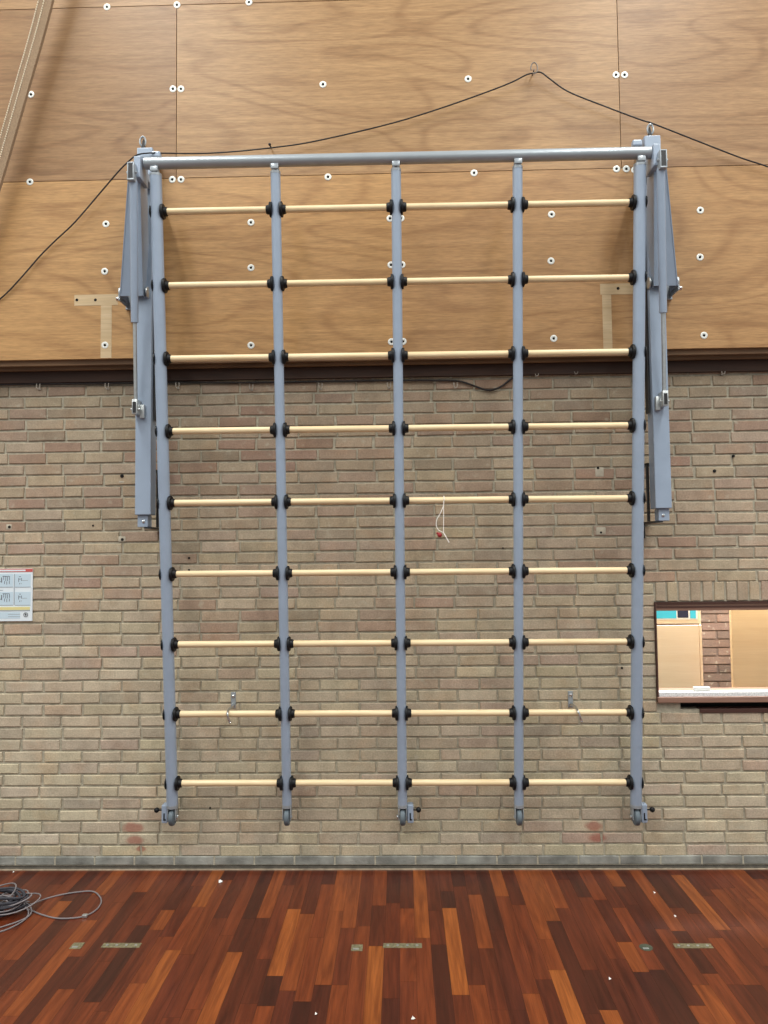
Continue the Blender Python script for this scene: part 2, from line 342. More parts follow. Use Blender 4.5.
def add_seed(o, mb, seeds):
    a_ = o.data.attributes.new('Seed', 'FLOAT_VECTOR', 'CORNER'); d = []
    for f, s_ in zip(mb.f, seeds): d += list(s_)*len(f)
    a_.data.foreach_set('vector', d)
add_seed(po, pw, seeds)
t = MB(); t.box(X0, X1, -.098, -.078, ZP0-.026, ZP0+.02, bev=.002); tag(t.build('trim_3', M['batten']), kind='structure')
t = MB(); t.box(X0, X1, -.058, -.036, ZP0-.040, ZP0+.02, bev=.002); tag(t.build('trim_4', M['batten']), kind='structure')
t = MB(); t.box(X0, X1, -.022, .002, 2.598, ZP0+.02, bev=.002); tag(t.build('trim_5', M['beam']), kind='structure')
# pale let-in patches
def patch(n, rects, holes):
    t = MB()
    for (a, b, c, d) in rects:
        p = at(a, b, YP); q = at(c, d, YP); t.box(p.x, q.x, YP-.0012, YP+.002, q.z, p.z)
    for (a, b) in holes:
        p = at(a, b, YP); t.cyl((p.x, YP-.0018, p.z), (p.x, YP, p.z), .008, 12, 1)
    tag(t.build(n, [M['patch'], M['hole']]), kind='structure')
patch('trim_6', [(74.5, 295, 118, 305), (101, 305.5, 111.5, 358)], [(77, 300), (95.5, 300)])
patch('trim_7', [(600, 284, 640, 294), (602, 294.5, 612.5, 350)], [(618, 288.5)])
# ------------------------------------------------------------------ floor
PW_, PP = .0656, -.0252
notes = [(447.4,462,908,995,3),(413.5,427,868,938,2.6),(537.5,551,869,921,2.4),(558,576,970,1040,3.3),(263,278,869,918,2.2),(277,292,909,976,2.8),(345,358,868,928,2.2),
 (324,337,911,985,2.2),(366,382,946,1040,3.0),(213,230,952,1040,2.6),(103,120,868,895,2.4),(161,173,891,930,2.3),(141,159,950,1040,2.9),(29,44,918,960,2.0),(653,665,868,931,2.2),
 (693,706,875,930,2.8),(617,630,907,972,2.5),(709,722,985,1040,2.4),(662,677,905,1040,.5),(386,400,868,903,.3),(265,278,976,1006,.1),(735,749,938,985,1.9),(595,608,970,1010,.4),
 (508,520,930,1010,.6),(470,484,985,1040,2.0),(322,336,985,1040,1.9),(180,192,868,910,.5),(232,246,868,918,.6),(600,614,900,942,.6)]
pal = [(0, (72, 32, 22)), (.5, (88, 38, 24)), (1, (112, 50, 28)), (2, (140, 68, 34)), (3, (172, 96, 44)), (4, (184, 108, 52))]
def tone(t_):
    for i in range(len(pal)-1):
        if t_ <= pal[i+1][0]:
            k = (t_-pal[i][0])/(pal[i+1][0]-pal[i][0]); a, b = lin(pal[i][1]), lin(pal[i+1][1]); return tuple(a[j]*(1-k)+b[j]*k for j in range(3))
    return lin(pal[-1][1])
cols = {}
for (xa, xb, ya, yb, tn) in notes:
    ym = (ya+min(yb, 1024))/2; xc = fl((xa+xb)/2, ym).x; kx = round((xc-PP)/PW_-.5)
    y0 = -5.0 if yb > 1030 else fl((xa+xb)/2, yb).y; y1 = 0 if ya < 869.5 else fl((xa+xb)/2, ya).y
    if yb > 1030: y0 = max(y1-.75, -1.9)
    cols.setdefault(kx, []).append((y0, y1, tn))
fm = MB(); fseed = []
def plank(kx, y0, y1, tn):
    c = tone(tn); k = rnd.uniform(.94, 1.06); n0 = len(fm.f); x0 = PP+kx*PW_; e = .0004
    fm.face([(x0+e, y0+e, 0), (x0+PW_-e, y0+e, 0), (x0+PW_-e, y1-e, 0), (x0+e, y1-e, 0)], 0, (c[0]*k*.80, c[1]*k*.80, c[2]*k*.74, 1)); fseed.append((rnd.random(), rnd.random(), 0))
YN = -6.5
for kx in range(int((X0-PP)/PW_), int((X1-PP)/PW_)+1):
    fixed = sorted(cols.get(kx, []), key=lambda s_: -s_[1]); y = 0.0
    def fill(ya, yb):
        y = ya
        while y > yb+1e-4:
            L_ = rnd.uniform(.28, .85); 
            if ya == 0 and y == ya: L_ *= rnd.uniform(.3, 1)
            e = max(y-L_, yb)
            if e-yb < .16: e = yb
            plank(kx, e, y, min(3.2, max(.1, rnd.choice([rnd.gauss(.95, .35), rnd.gauss(1.2, .35), rnd.gauss(.7, .3), rnd.gauss(1.9, .4)])))); y = e
    for (a, b, tn) in fixed:
        b = min(b, y)
        if y-b > .01: fill(y, b)
        plank(kx, a, b, tn); y = a
    fill(y, YN)
n0 = len(fm.f); fm.box(X0, X1, YN, .2, -.05, -.0006, 1, (1, 1, 1, 1)); fseed.extend([(0, 0, 0)]*(len(fm.f)-n0))
fo = fm.build('floor', [M['floor'], M['floor_gap']]); tag(fo, kind='structure'); add_seed(fo, fm, fseed)
# ------------------------------------------------------------------ serving hatch and the room behind it
h = MB(); ft = .006
h.box(HX0, HX0+ft, -.008, TH, HZ0-.03, HZ1, 0, bev=.002); h.box(HX1-ft, HX1, -.008, TH, HZ0-.03, HZ1, 0, bev=.002); h.box(HX0, HX1, .004, TH, HZ1-.046, HZ1, 0, bev=.002)
h.box(HX0-.004, HX0+.004, -.010, 0, HZ0-.03, HZ1, 1); h.box(HX0, HX1, -.006, .004, HZ1-.008, HZ1, 1); h.box(HX0, HX1, -.002, .01, HZ1-.028, HZ1-.022, 1)
win = h.build('window_1', [M['frame'], M['frame_dark']]); tag(win, kind='structure')
t = MB(); t.box(HX0-.004, HX1, -.020, TH+.02, HZ0-.034, HZ0-.003, bev=.004); t.box(HX0+.005, HX1-.02, -.004, .05, HZ0-.007, HZ0+.019, 1, bev=.003)
tag(t.build('window_sill', [M['frame'], M['terrazzo']], win))
t = MB(); q = at(700, 711, 0); t.box(q.x, HX1+.05, -.004, .05, SLZ0-.018, SLZ0+.004, bev=.002); tag(t.build('trim_8', M['frame_dark']), kind='structure')
YB = 1.55
# far walls of the back room as brick rows
bk = MB()
kz = 0; z = 0
while z < 2.6:
    x = .2+(kz % 2)*.1
    while x < 4.4:
        k = rnd.uniform(.85, 1.1); c = lin(rnd.choice([(118, 98, 86), (110, 90, 80), (124, 104, 92), (104, 88, 78)])); bk.box(x+.005, x+.2, YB, YB+.02, z+.005, z+.056, 0, (c[0]*k, c[1]*k, c[2]*k, 1)); x += .2117
    z += CRS; kz += 1
bk.box(.2, 4.5, YB+.006, YB+.1, 0, 2.6, 1); tag(bk.build('wall_far', [M['brick'], M['backbrick']]), kind='structure')
t = MB(); t.box(.15, .2, TH, YB+.1, 0, 2.6); tag(t.build('wall_far_left', M['mortar']), kind='structure')
t = MB(); t.box(4.4, 4.45, TH, YB, 0, 2.6); tag(t.build('wall_far_right', M['mortar']), kind='structure')
t = MB(); t.box(.15, 4.45, TH, YB+.1, 2.6, 2.65); tag(t.build('ceiling', M['white']), kind='structure')
t = MB(); t.box(.2, 4.4, TH, YB, -.02, -.001); tag(t.build('floor_far', M['plinth']), kind='structure')
# pale cupboard
YC = .72
a = at(655.5, 610, YC); b = at(703.3, 688, YC); zt = 1.62; xl = a.x-.55; xr = b.x
cup = empty('tall_cupboard', ((xl+xr)/2, YC+.25, 0)); tag(cup, 'pale birch cupboard seen through the hatch with blue stickers along its top rail', 'cupboard')
t = MB(); t.box(xl, xr, YC, YC+.5, 0, zt, bev=.003); t.build('body', M['cup'], cup)
zl = at(680, 625, YC).z; dx = at(698.5, 650, YC).x
t = MB(); t.box(xl+.02, dx, YC-.016, YC-.001, .08, zl, bev=.003); t.build('door', M['cup'], cup)
t = MB(); t.box(dx+.004, xr-.002, YC-.012, YC-.001, .05, zl+.0, bev=.002); t.build('side_rail', M['cup'], cup)
t = MB(); t.box(xl+.02, at(699, 624, YC).x, YC-.004, YC-.001, zl+.002, zl+.008); t.build('shadow_gap', M['frame_dark'], cup)
for (x0, x1, y0, y1, mm, nm) in [(656, 677, 609.5, 618.5, 'cyan', 'sticker'), (677.8, 689, 609.5, 617.8, 'navy', 'sticker'), (690.3, 696.6, 609.5, 618.5, 'cyan', 'sticker')]:
    p = at(x0, y0-6, YC-.012); q = at(x1, y1, YC-.012); t = MB()
    t.box(p.x, q.x, YC-.004, YC-.0005, q.z, p.z); o = t.build('sticker', M[mm], cup); o['label'] = 'cyan sticker' if mm == 'cyan' else 'dark navy sticker'
t = MB(); p = at(655.6, 619.4, YC); q = at(697.6, 619.4, YC); t.box(p.x, q.x, YC-.003, YC-.0005, p.z-.002, p.z+.11); t.build('label_strip', M['white'], cup)
YD = .55; a = at(731, 610, YD)
t = MB(); t.box(a.x, a.x+1.1, YD, YD+.03, .78, 1.75, bev=.003)
bd = t.build('wooden_board', M['board']); tag(bd, 'large honey-coloured wooden board standing at the right of the hatch behind the ledge', 'board')
t = MB(); t.box(.9, 4.3, TH+.09, 1.15, .70, .775, bev=.004); t.box(.95, 1.0, .4, .45, 0, .7); t.box(4.15, 4.2, .4, .45, 0, .7); t.box(4.15, 4.2, 1.05, 1.1, 0, .7)
del t
t = MB(); t.box(a.x-.1, a.x+1.2, .45, YD+.2, .70, .78, bev=.004)
for xx in (a.x-.05, a.x+1.1): 
    for yy in (.48, .70): t.box(xx, xx+.05, yy, yy+.04, 0, .705)
tb = t.build('side_table', M['frame']); tag(tb, 'low brown table behind the hatch carrying the honey-coloured board', 'table')
p = at(693, 688, .03); q = at(709.5, 684.3, .03)
t = MB(); t.box(p.x, q.x, .012, .040, HZ0+.019, HZ0+.019+.022, bev=.006); tag(t.build('white_handle', M['white']), 'small white plastic bar lying on the ledge of the hatch', 'bar')
# ------------------------------------------------------------------ climbing frame
TH_, RO, S_, W_ = .0999, -.0022, .3617, 2.380
O_ = Vector((-.0075, -.10, .4767))
AC = Vector((math.cos(RO), 0, math.sin(RO))); UPL = Vector((-math.sin(RO), -math.sin(TH_)*math.cos(RO), math.cos(TH_)*math.cos(RO))); NL = UPL.cross(AC) * -1
def L3(a, h, n=0): return O_+AC*a+UPL*h+NL*n          # n>0 away from the camera side
if NL.y < 0: NL = -NL
fr = empty('climbing_frame', (O_.x, O_.y, 0))
tag(fr, 'tall blue-grey climbing frame with five upright tubes and wooden rungs against the brick wall', 'climbing frame')
HT = 3.129
railr = [.0290, .0242, .0242, .0242, .0290]
t = MB(); t.lathe(L3(-1.245, HT), AC, [(0, .024), (.004, .0285), (2.486, .0285), (2.49, .024)], 28); t.build('top_bar', M['paint_bar'], fr)
for j in range(5):
    a = (j-2)*W_/4; r = railr[j]
    t = MB(); t.lathe(L3(a, -.115), UPL, [(0, r), (HT+.115-.055, r)], 28); rail = t.build('upright', M['paint'], fr)
    # welded saddle under the top bar
    t = MB(); p = L3(a, HT-.058); t.lathe(p, UPL, [(-.006, r+.001), (.006, r+.001)], 28); t.lathe(L3(a, HT-.05), UPL, [(0, .019), (.035, .019)], 16)
    q = L3(a, HT-.037); t.box(q.x-.019, q.x+.019, q.y-.030, q.y-.020, q.z-.014, q.z+.012, bev=.003)
    t.build('saddle', M['paint_bar'], rail)['label'] = 'silver metal saddle'
    # caster
    b0 = L3(a, -.118); c0 = L3(a, -.178); ys = c0.y
    ca = MB(); ca.lathe(L3(a, -.130), UPL, [(0, r-.006), (.004, r+.001), (.020, r+.001)], 20)
    for s in (-1, 1): ca.box(c0.x+s*.0195-.002, c0.x+s*.0195+.002, ys-.022, ys+.022, c0.z-.012, b0.z-.006, bev=.001)
    ca.box(c0.x-.021, c0.x+.021, ys-.024, ys+.024, b0.z-.012, b0.z-.004, bev=.002)
    ca.cyl((c0.x-.026, ys, c0.z), (c0.x+.026, ys, c0.z), .006, 10)
    cs = ca.build('caster', M['paint_bar'], fr)
    t = MB(); wr = .044; ww = .0155
    t.lathe((c0.x-ww, ys, c0.z), (1, 0, 0), [(0, wr*.6), (.002, wr*.82), (.006, wr*.96), (ww, wr), (2*ww-.006, wr*.96), (2*ww-.002, wr*.82), (2*ww, wr*.6)], 28); t.build('wheel', M['rubber'], cs)
    if j in (0, 2, 4):
        sg = -1 if j == 0 else 1
        lb = MB(); x0, x1 = (c0.x-.056, c0.x-.024) if j == 0 else (c0.x+.024, c0.x+.056)
        lb.box(x0, x1, ys-.012, ys+.035, c0.z-.030, b0.z+.004, bev=.006); lb.box(min(x0, c0.x), max(x1, c0.x), ys+.024, ys+.034, c0.z-.03, b0.z-.004, bev=.002)
        lo = lb.build('lock_plate', M['paint'], cs)
        t = MB(); xm = (x0+x1)/2; xo = c0.x+sg*.082
        t.cyl((xm, ys-.004, b0.z-.024), (xo, ys-.004, b0.z-.024), .004, 8); t.ball((xo, ys-.004, b0.z-.024), .0135); t.build('knob', M['black'], cs)['label'] = 'black ball knob'
        t = MB(); t.box(xm-.004, xm+.002, ys-.0145, ys-.011, c0.z-.012, c0.z+.022); t.box(xm-.004, xm+.009, ys-.0145, ys-.011, c0.z-.014, c0.z-.008); t.build('slot', M['black'], cs)
        t = MB(); s2 = -sg; t.cyl((c0.x+s2*.024, ys, c0.z), (c0.x+s2*.030, ys, c0.z), .013, 14); t.build('axle_nut', M['steel'], cs)['label'] = 'bright axle nut'
    if j in (0, 4):     # outer washers of the rungs
        for i in range(9):
            sg = -1 if j == 0 else 1; t = MB(); t.lathe(L3(a+sg*(r-.004), i*S_), AC*sg, [(0, .030), (.0045, .030), (.006, .026)], 20); t.build('end_cap', M['black'], rail)
def rung(j, i):
    a0 = (j-2)*W_/4+railr[j]; a1 = (j-1)*W_/4-railr[j+1]; h = i*S_
    t = MB(); t.lathe(L3(a0+.004, h), AC, [(0, .0165), (a1-a0-.008, .0165)], 18); ro = t.build('rung', M['rung'], fr)
    for (aa, sg) in ((a0, 1), (a1, -1)):
        t = MB(); t.lathe(L3(aa-sg*.005, h), AC*sg, [(0, .036), (.0095, .0375), (.013, .035), (.0135, .024), (.027, .0215), (.030, .019)], 22); t.build('collar', M['black'], ro)
for j in range(4):
    for i in range(9): rung(j, i)
# ------------------------------------------------------------------ swing arms that carry the frame
def arm(sx):
    X = lambda x: (.004 if x0_[0] else -.006)-sx*x   # x given as positive distance outwards, mirrored for the other side
    x0_ = [True]
    def bx(t, x0, x1, *a, **k):
        p, q = sorted((X(x0), X(x1))); t.box(p, q, *a, **k)
    e = empty('swing_arm', (X(1.318), -.18, 1.86))
    side = 'left' if sx == 1 else 'right'
    tag(e, 'blue-grey steel swing arm with gas spring on the outer %s side of the climbing frame' % side, 'swing arm', 'swing arms of the climbing frame')
    t = MB(); bx(t, 1.276, 1.358, -.222, -.142, 1.862, 3.785, bev=.004); t.build('beam', M['paint'], e)
    t = MB(); bx(t, 1.276, 1.318, -.20, .001, 1.792, 1.800); bx(t, 1.273, 1.290, -.012, .001, 1.715, 1.800); bx(t, 1.264, 1.274, -.145, -.125, 1.80, 2.10)
    bx(t, 1.264, 1.300, -.145, .001, 2.092, 2.100); bx(t, 1.266, 1.274, -.012, .001, 2.09, 2.15); t.build('wall_bracket', M['black_metal'], e)['label'] = 'black steel wall bracket'
    t = MB(); bx(t, 1.296, 1.350, -.205, -.145, 1.800, 1.861, bev=.003); t.build('end_lug', M['paint'], e)
    t = MB(); t.lathe((X(1.318), -.2045, 1.828), (0, -1, 0), [(0, .008), (.004, .008), (.006, .005)], 10); t.build('bolt', M['steel'], e)
    t = MB(); bx(t, 1.262, 1.268, -.20, -.16, 2.35, 3.50); t.build('shade_strip', M['black_metal'], e)['label'] = 'dark strip standing in for shade along the inner side'  # black strip added for the shaded gap between beam and upright
    x0_[0] = False
    zb, zt_ = 2.985, 3.545; yb_, yt_ = -.255, -.405
    t = MB()
    def plate(p, n, th=.004):
        p = [Vector(v) for v in p]; n = Vector(n).normalized()*th; v = p+[q+n for q in p]
        t.poly(v, [(0, 1, 2, 3), (7, 6, 5, 4)]+[(i, (i+1) % 4, 4+(i+1) % 4, 4+i)[::-1] for i in range(4)])
    A = (X(1.419), yb_, zb); B = (X(1.298), yb_, zb); Cc = (X(1.263), yt_, zt_); D = (X(1.322), yt_, zt_)
    plate([A, B, Cc, D], (0, 1, 0)); dpt = .10
    for (P_, Q_, xs) in ((A, D, sx), (B, Cc, -sx)):
        plate([(P_[0], P_[1]-.003, P_[2]), (P_[0], P_[1]+dpt, P_[2]), (Q_[0], Q_[1]+dpt, Q_[2]+.02), (Q_[0], Q_[1]-.003, Q_[2]+.004)], (xs, 0, 0))
    t.build('channel', M['paint'], e)
    t = MB()
    bx(t, 1.247, 1.279, -.452, -.335, 3.505, 3.612, bev=.004); bx(t, 1.256, 1.33, -.34, -.215, 3.56, 3.60, bev=.004)
    t.build('head', M['paint'], e)
    t = MB(); bx(t, 1.225, 1.275, -.225, -.19, 3.730, 3.765, bev=.008); t.build('side_tab', M['paint'], e)
    t = MB(); bx(t, 1.350, 1.436, -.134, -.1205, 2.955, 3.045, bev=.003); bx(t, 1.422, 1.430, -.25, -.13, 2.965, 3.03, bev=.002); t.build('wall_plate', M['paint_bar'], e)
    for xx in (1.424, 1.284):
        t = MB(); t.lathe((X(xx)-.006, -.225, 3.01), (1, 0, 0), [(0, .026), (.003, .030), (.009, .030), (.012, .026)], 20); t.build('hinge_eye', M['zinc'], e)
    t = MB(); t.lathe((X(1.434)-.008, -.24, 2.975), (1, 0, 0), [(0, .011), (.016, .011)], 6); t.build('bolt', M['steel'], e)
    # gas spring
    g0 = Vector((X(1.279), -.452, 3.49)); g1 = Vector((X(1.318), -.318, 2.825)); g2 = Vector((X(1.331), -.262, 2.44))
    t = MB(); t.cyl(g0, g1, .0185, 20, bev=.002); gs = t.build('gas_spring', M['paint'], e)
    t = MB(); t.cyl(g1, g2, .0095, 14); t.build('piston_rod', M['zinc'], gs)['label'] = 'bright piston rod'
    t = MB(); zc = 3.520; xc = 1.281
    for s in (-.014, .014): bx(t, xc+s-.003, xc+s+.003, -.488, -.44, zc-.040, zc+.040, bev=.002)
    bx(t, xc-.017, xc+.017, -.488, -.44, zc-.046, zc-.038, bev=.002); bx(t, xc-.017, xc+.017, -.488, -.44, zc+.037, zc+.043, bev=.002)
    p = Vector((X(xc)-.025, -.468, zc)); t.cyl(p, p+Vector((.050, 0, 0)), .006, 10); t.build('clevis', M['paint_bar'], gs)
    t = MB(); bx(t, xc-.0112, xc+.0112, -.4875, -.450, zc-.038, zc+.037); t.build('clevis_insert', M['black_metal'], gs)
    t = MB(); zc = 2.405; xc = 1.329
    bx(t, xc-.014, xc+.014, -.286, -.222, zc-.036, zc+.040, bev=.003); p = Vector((X(xc)-.024, -.27, zc-.01)); t.cyl(p, p+Vector((.048, 0, 0)), .006, 10); bx(t, xc-.034, xc-.012, -.245, -.221, zc-.05, zc+.02, bev=.003)
    t.build('clevis', M['zinc'], gs)
    t = MB(); bx(t, xc-.008, xc+.008, -.2885, -.276, zc-.030, zc+.026); t.build('clevis_insert', M['black_metal'], gs)
    # eye and snap hook on the beam's head
    t = MB(); pts = [(X(1.33)+.015*math.cos(u), -.185, 3.838+.026*math.sin(u)) for u in [i*math.pi/8 for i in range(16)]]
    t.tube(pts, .005, 8, closed=True); t.cyl((X(1.33), -.185, 3.78), (X(1.33), -.185, 3.815), .006, 8); t.build('snap_hook', M['paint_bar'], e)
    t = MB(); xa, xb, xm = X(1.312), X(1.338), X(1.325)
    t.poly([(xa, -.196, 3.78), (xb, -.196, 3.78), (xm, -.196, 3.85), (xa, -.175, 3.78), (xb, -.175, 3.78), (xm, -.175, 3.85)], [(0, 1, 2), (5, 4, 3), (0, 3, 4, 1), (1, 4, 5, 2), (2, 5, 3, 0)]); t.build('hook_latch', M['black_metal'], e); return e
ARM_L = arm(1); ARM_R = arm(-1)
# ------------------------------------------------------------------ screw washers on the plywood
rows = {'row cut by the top edge of the photo': [(107, 7), (177, 5), (249, 2.3)],
 'row above the climbing frame': [(31, 94.6), (173, 89), (181, 89), (323, 84.5), (468, 79), (616, 75), (624.5, 75)],
 'row along the lower sheet joint': [(30, 182), (172.3, 179.6), (181, 179.5), (328, 177), (474, 173), (616.5, 169), (626.3, 169), (634.6, 170)],
 'row just below the topmost rungs': [(106, 224), (251, 222.5), (390, 218.5), (401, 218.3), (551.5, 214.5), (700.3, 210.3)],
 'row above the second rungs from top': [(104.7, 271.4), (251, 267.8), (391, 265), (402, 264.8), (551, 261), (700, 257.2)],
 'lowest row near the bottom edge': [(105, 345.2), (251, 345.4), (391.5, 341.8), (403, 341.5), (553.7, 338.5), (704, 335.4)]}
ordn = ['first', 'second', 'third', 'fourth', 'fifth', 'sixth', 'seventh', 'eighth']
for rn, pts in rows.items():
    for i, (px, py) in enumerate(pts):
        p = at(px, py, YP); e = None; t = MB(); R_ = .0185
        prof = [(0, R_), (.0016, R_), (.0022, R_-.001), (.0022, .009), (.0012, .007)]
        t.lathe((p.x, YP+.0002, p.z), (0, -1, 0), prof, 24)
        o = t.build('washer', M['washer']); o.location = (0, 0, 0)
        tag(o, 'zinc washer, %s from left in the %s' % (ordn[i], rn), 'washer', 'screw washers on the plywood')
        t = MB(); t.lathe((p.x, YP-.001, p.z), (0, -1, 0), [(0, .0065), (.002, .0065), (.003, .004)], 10); t.build('screw_head', M['hole'], o)
# ------------------------------------------------------------------ black line over the plywood with its eyes
def eye(px, py, lab, hook=True):
    p = at(px, py, YP); t = MB()
    t.cyl((p.x, YP+.001, p.z), (p.x, YP-.045, p.z), .0035, 8)
    pts = [(p.x+.022*math.cos(u)*.8, YP-.05, p.z+.004+.03*math.sin(u)) for u in [i*math.pi/9 for i in range(-6, 11)]]
    t.tube(pts, .0034, 8); return tag(t.build('screw_hook', M['hookwire']), lab, 'hook')
eye(532.5, 75, 'open wire hook screwed into the plywood at the peak of the black line')
def small_eye(px, py, lab):
    p = at(px, py, YP); t = MB(); t.cyl((p.x, YP+.001, p.z), (p.x, YP-.04, p.z-.004), .004, 8); t.ball((p.x, YP-.04, p.z-.004), .0075); return tag(t.build('screw_hook', M['cable']), lab, 'hook')
small_eye(271, 147.8, 'small dark screw eye above the second upright holding the black line')
rp = [(-80, 356, -.127), (-40, 330, -.13), (0, 299, -.13), (19, 280, -.135), (40, 256, -.135), (56, 240, -.14), (75, 222, -.15), (100, 193, -.16), (118, 172, -.2), (128, 162, -.22), (137, 155, -.235), (150, 153, -.235), (165, 153.2, -.2), (200, 153.5, -.15), (235, 151.5, -.15), (271, 147.8, -.16), (300, 144, -.15), (330, 138, -.15), (365, 130, -.15), (400, 121, -.15), (440, 108.5, -.15), (480, 94.5, -.155), (510, 83, -.16), (526, 75, -.165), (534, 73, -.168), (541, 72.5, -.168), (550, 79, -.165), (568, 91.5, -.16), (600, 104.5, -.155), (640, 119.5, -.155), (654, 124, -.155), (700, 142, -.15), (740, 157.5, -.15), (768, 166.8, -.15), (800, 180, -.15)]
t = MB(); t.tube(smooth_path([at(*p) for p in rp], 5), .0038, 8); tag(t.build('black_line', M['cable']), 'thin black line strung across the plywood over a central hook', 'cord')
# woven band at top left
t = MB(); bp_ = [at(139, -350, -.30), at(98, -210, -.29), at(69, -110, -.28), at(58, -55, -.27), at(45, 0, -.26), at(34.5, 40, -.25), at(23, 80, -.245), at(11.5, 120, -.24), at(0, 160, -.23), at(-12, 200, -.225), at(-24, 240, -.22), at(-60, 365, -.19), at(-95, 490, -.14), at(-122, 590, -.05)]
# widths
path = smooth_path(bp_, 6); 
def ribbon(mb, path, off0, off1, y, th, mi=0):
    for i in range(len(path)-1):
        a, b = path[i], path[i+1]; d = (b-a).normalized(); s_ = Vector((-d.z, 0, d.x)).normalized()
        if s_.x < 0: s_ = -s_
        if i == 0: prev = s_
        v = []
        for (p, ss) in ((a, prev), (b, s_)):
            for o2 in (off0, off1):
                for yy in (y, y+th): v.append(Vector((p.x+ss.x*o2, p.y+yy, p.z+ss.z*o2)))
        prev = s_
        mb.poly(v, [(0, 2, 6, 4), (1, 5, 7, 3), (0, 4, 5, 1), (2, 3, 7, 6), (0, 1, 3, 2), (4, 6, 7, 5)], mi)
ribbon(t, path, -.037, .037, 0, .02)
band = t.build('woven_band', M['strap']); tag(band, 'beige woven band slanting down at the top left corner in front of the plywood', 'band')
for off in (-.033, -.004):
    t = MB()
    for i in range(len(path)-1):
        a, b = path[i], path[i+1]; n = max(1, int((b-a).length/.011)); d = (b-a).normalized(); s_ = Vector((-d.z, 0, d.x)); s_ = -s_ if s_.x < 0 else s_
        for q_ in range(n):
            c = a+(b-a)*((q_+.5)/n)+s_*off; e0 = c-d*.0035; e1 = c+d*.0035; t.cyl((e0.x, e0.y-.001, e0.z), (e1.x, e1.y-.001, e1.z), .0034, 6)
    t.build('stitch_row', M['stitch'], band)['label'] = 'row of white stitches'
# ------------------------------------------------------------------ cable under the beam, with clips
cb = [(-60, 386.5), (0, 384.5), (100, 383.5), (178, 382.5), (250, 382.5), (320, 381.5), (389, 380.5), (440, 380.5), (458, 381), (472, 385), (484, 389.5), (492, 390), (502, 386), (514, 377), (528, 371.5), (560, 369), (650, 367.5), (768, 365.5), (830, 364)]
t = MB(); t.tube(smooth_path([at(a, b, -.012) for a, b in cb], 5), .0055, 8); tag(t.build('wall_cable', M['cable']), 'black cable running under the dark beam with a dip near the middle', 'cable')
for i, (px, py) in enumerate([(39, 386.5), (107.5, 386), (178, 385.5), (251.5, 387), (320.6, 386), (389, 385), (455.5, 385), (536.5, 373.5), (575.6, 371.5), (722.5, 371.5)]):
    p = at(px, py, -.01); t = MB()
    u_ = [(p.x-.009, .001, p.z+.014), (p.x-.009, -.018, p.z+.012), (p.x-.009, -.02, p.z-.004), (p.x-.007, -.02, p.z-.012), (p.x, -.02, p.z-.016), (p.x+.007, -.02, p.z-.012), (p.x+.009, -.02, p.z-.004), (p.x+.009, -.018, p.z+.012), (p.x+.009, .001, p.z+.014)]
    t.tube(u_, .0026, 6); t.box(p.x-.006, p.x+.006, -.006, .001, p.z-.018, p.z-.010)
    tag(t.build('cable_clip', M['clip']), 'small pale cable clip under the beam, %s from the left of ten' % (ordn+['ninth', 'tenth'])[i], 'clip', 'cable clips under the beam')
# ------------------------------------------------------------------ wall hooks behind the second rung row
def whook(px, py, pp, lab):
    p = at(px, py, 0); e = empty('wall_hook', p); tag(e, lab, 'hook', 'wall hooks')
    t = MB(); t.box(p.x-.013, p.x+.013, -.005, .001, p.z-.035, p.z+.05, bev=.002); t.build('plate', M['paint_bar'], e)
    t = MB(); t.lathe((p.x, -.005, p.z+.03), (0, -1, 0), [(0, .009), (.005, .009), (.008, .005)], 8); t.lathe((p.x, -.005, p.z-.018), (0, -1, 0), [(0, .009), (.005, .009), (.008, .005)], 8); t.build('bolt', M['steel'], e)
    t = MB(); pts = [at(*c) for c in pp]
    t.tube(smooth_path(pts, 5), .0058, 10); t.ball(pts[-1], .0075); t.build('hook_arm', M['steel'], e)
whook(233.5, 701.5, [(233.5, 704, -.004), (232.3, 707, -.06), (229, 709, -.12), (227.6, 713, -.163), (228.2, 718, -.166), (230, 722.5, -.160)], 'steel wall hook curving left over the rung in the first bay from left')
whook(570.5, 700.5, [(571, 703, -.004), (572.6, 704.5, -.06), (575.5, 707, -.12), (578.2, 711.5, -.163), (580.2, 717, -.166), (581.6, 721.5, -.160)], 'steel wall hook curving right over the rung in the fourth bay from left')
# ------------------------------------------------------------------ string hanging from a rung
rc = L3(0, 4*S_)
sx_ = at(443.6, 500, rc.y).x; zr = rc.z
t = MB()
loop = [(sx_+.0015, rc.y-.0195*math.cos(u), zr+.0195*math.sin(u)) for u in [i*math.pi/6 for i in range(12)]]
t.tube(loop, .0022, 6, closed=True)
Ys = rc.y-.019
def sp(px, py): return at(px, py, Ys)
t.tube(smooth_path([sp(443.6, 501), sp(443.6, 508), sp(443.6, 518), sp(443.5, 532)], 3), .0021, 6)
t.tube(smooth_path([sp(443.4, 506), sp(440.5, 513), sp(436.7, 520), sp(436.4, 526), sp(438.5, 530), sp(442, 532), sp(443.5, 533)], 4), .0021, 6)
t.tube([sp(443, 532), sp(446, 537), sp(449, 542.5)], .0034, 6)
st = t.build('hanging_string', M['string']); tag(st, 'white string looped over a rung in the third bay with a red tag', 'string')
t = MB(); p = sp(439.7, 535); t.ball(p, .012); t.ball(sp(437.5, 533.3), .006); t.build('red_tag', M['red'], st)['label'] = 'dark red tag'
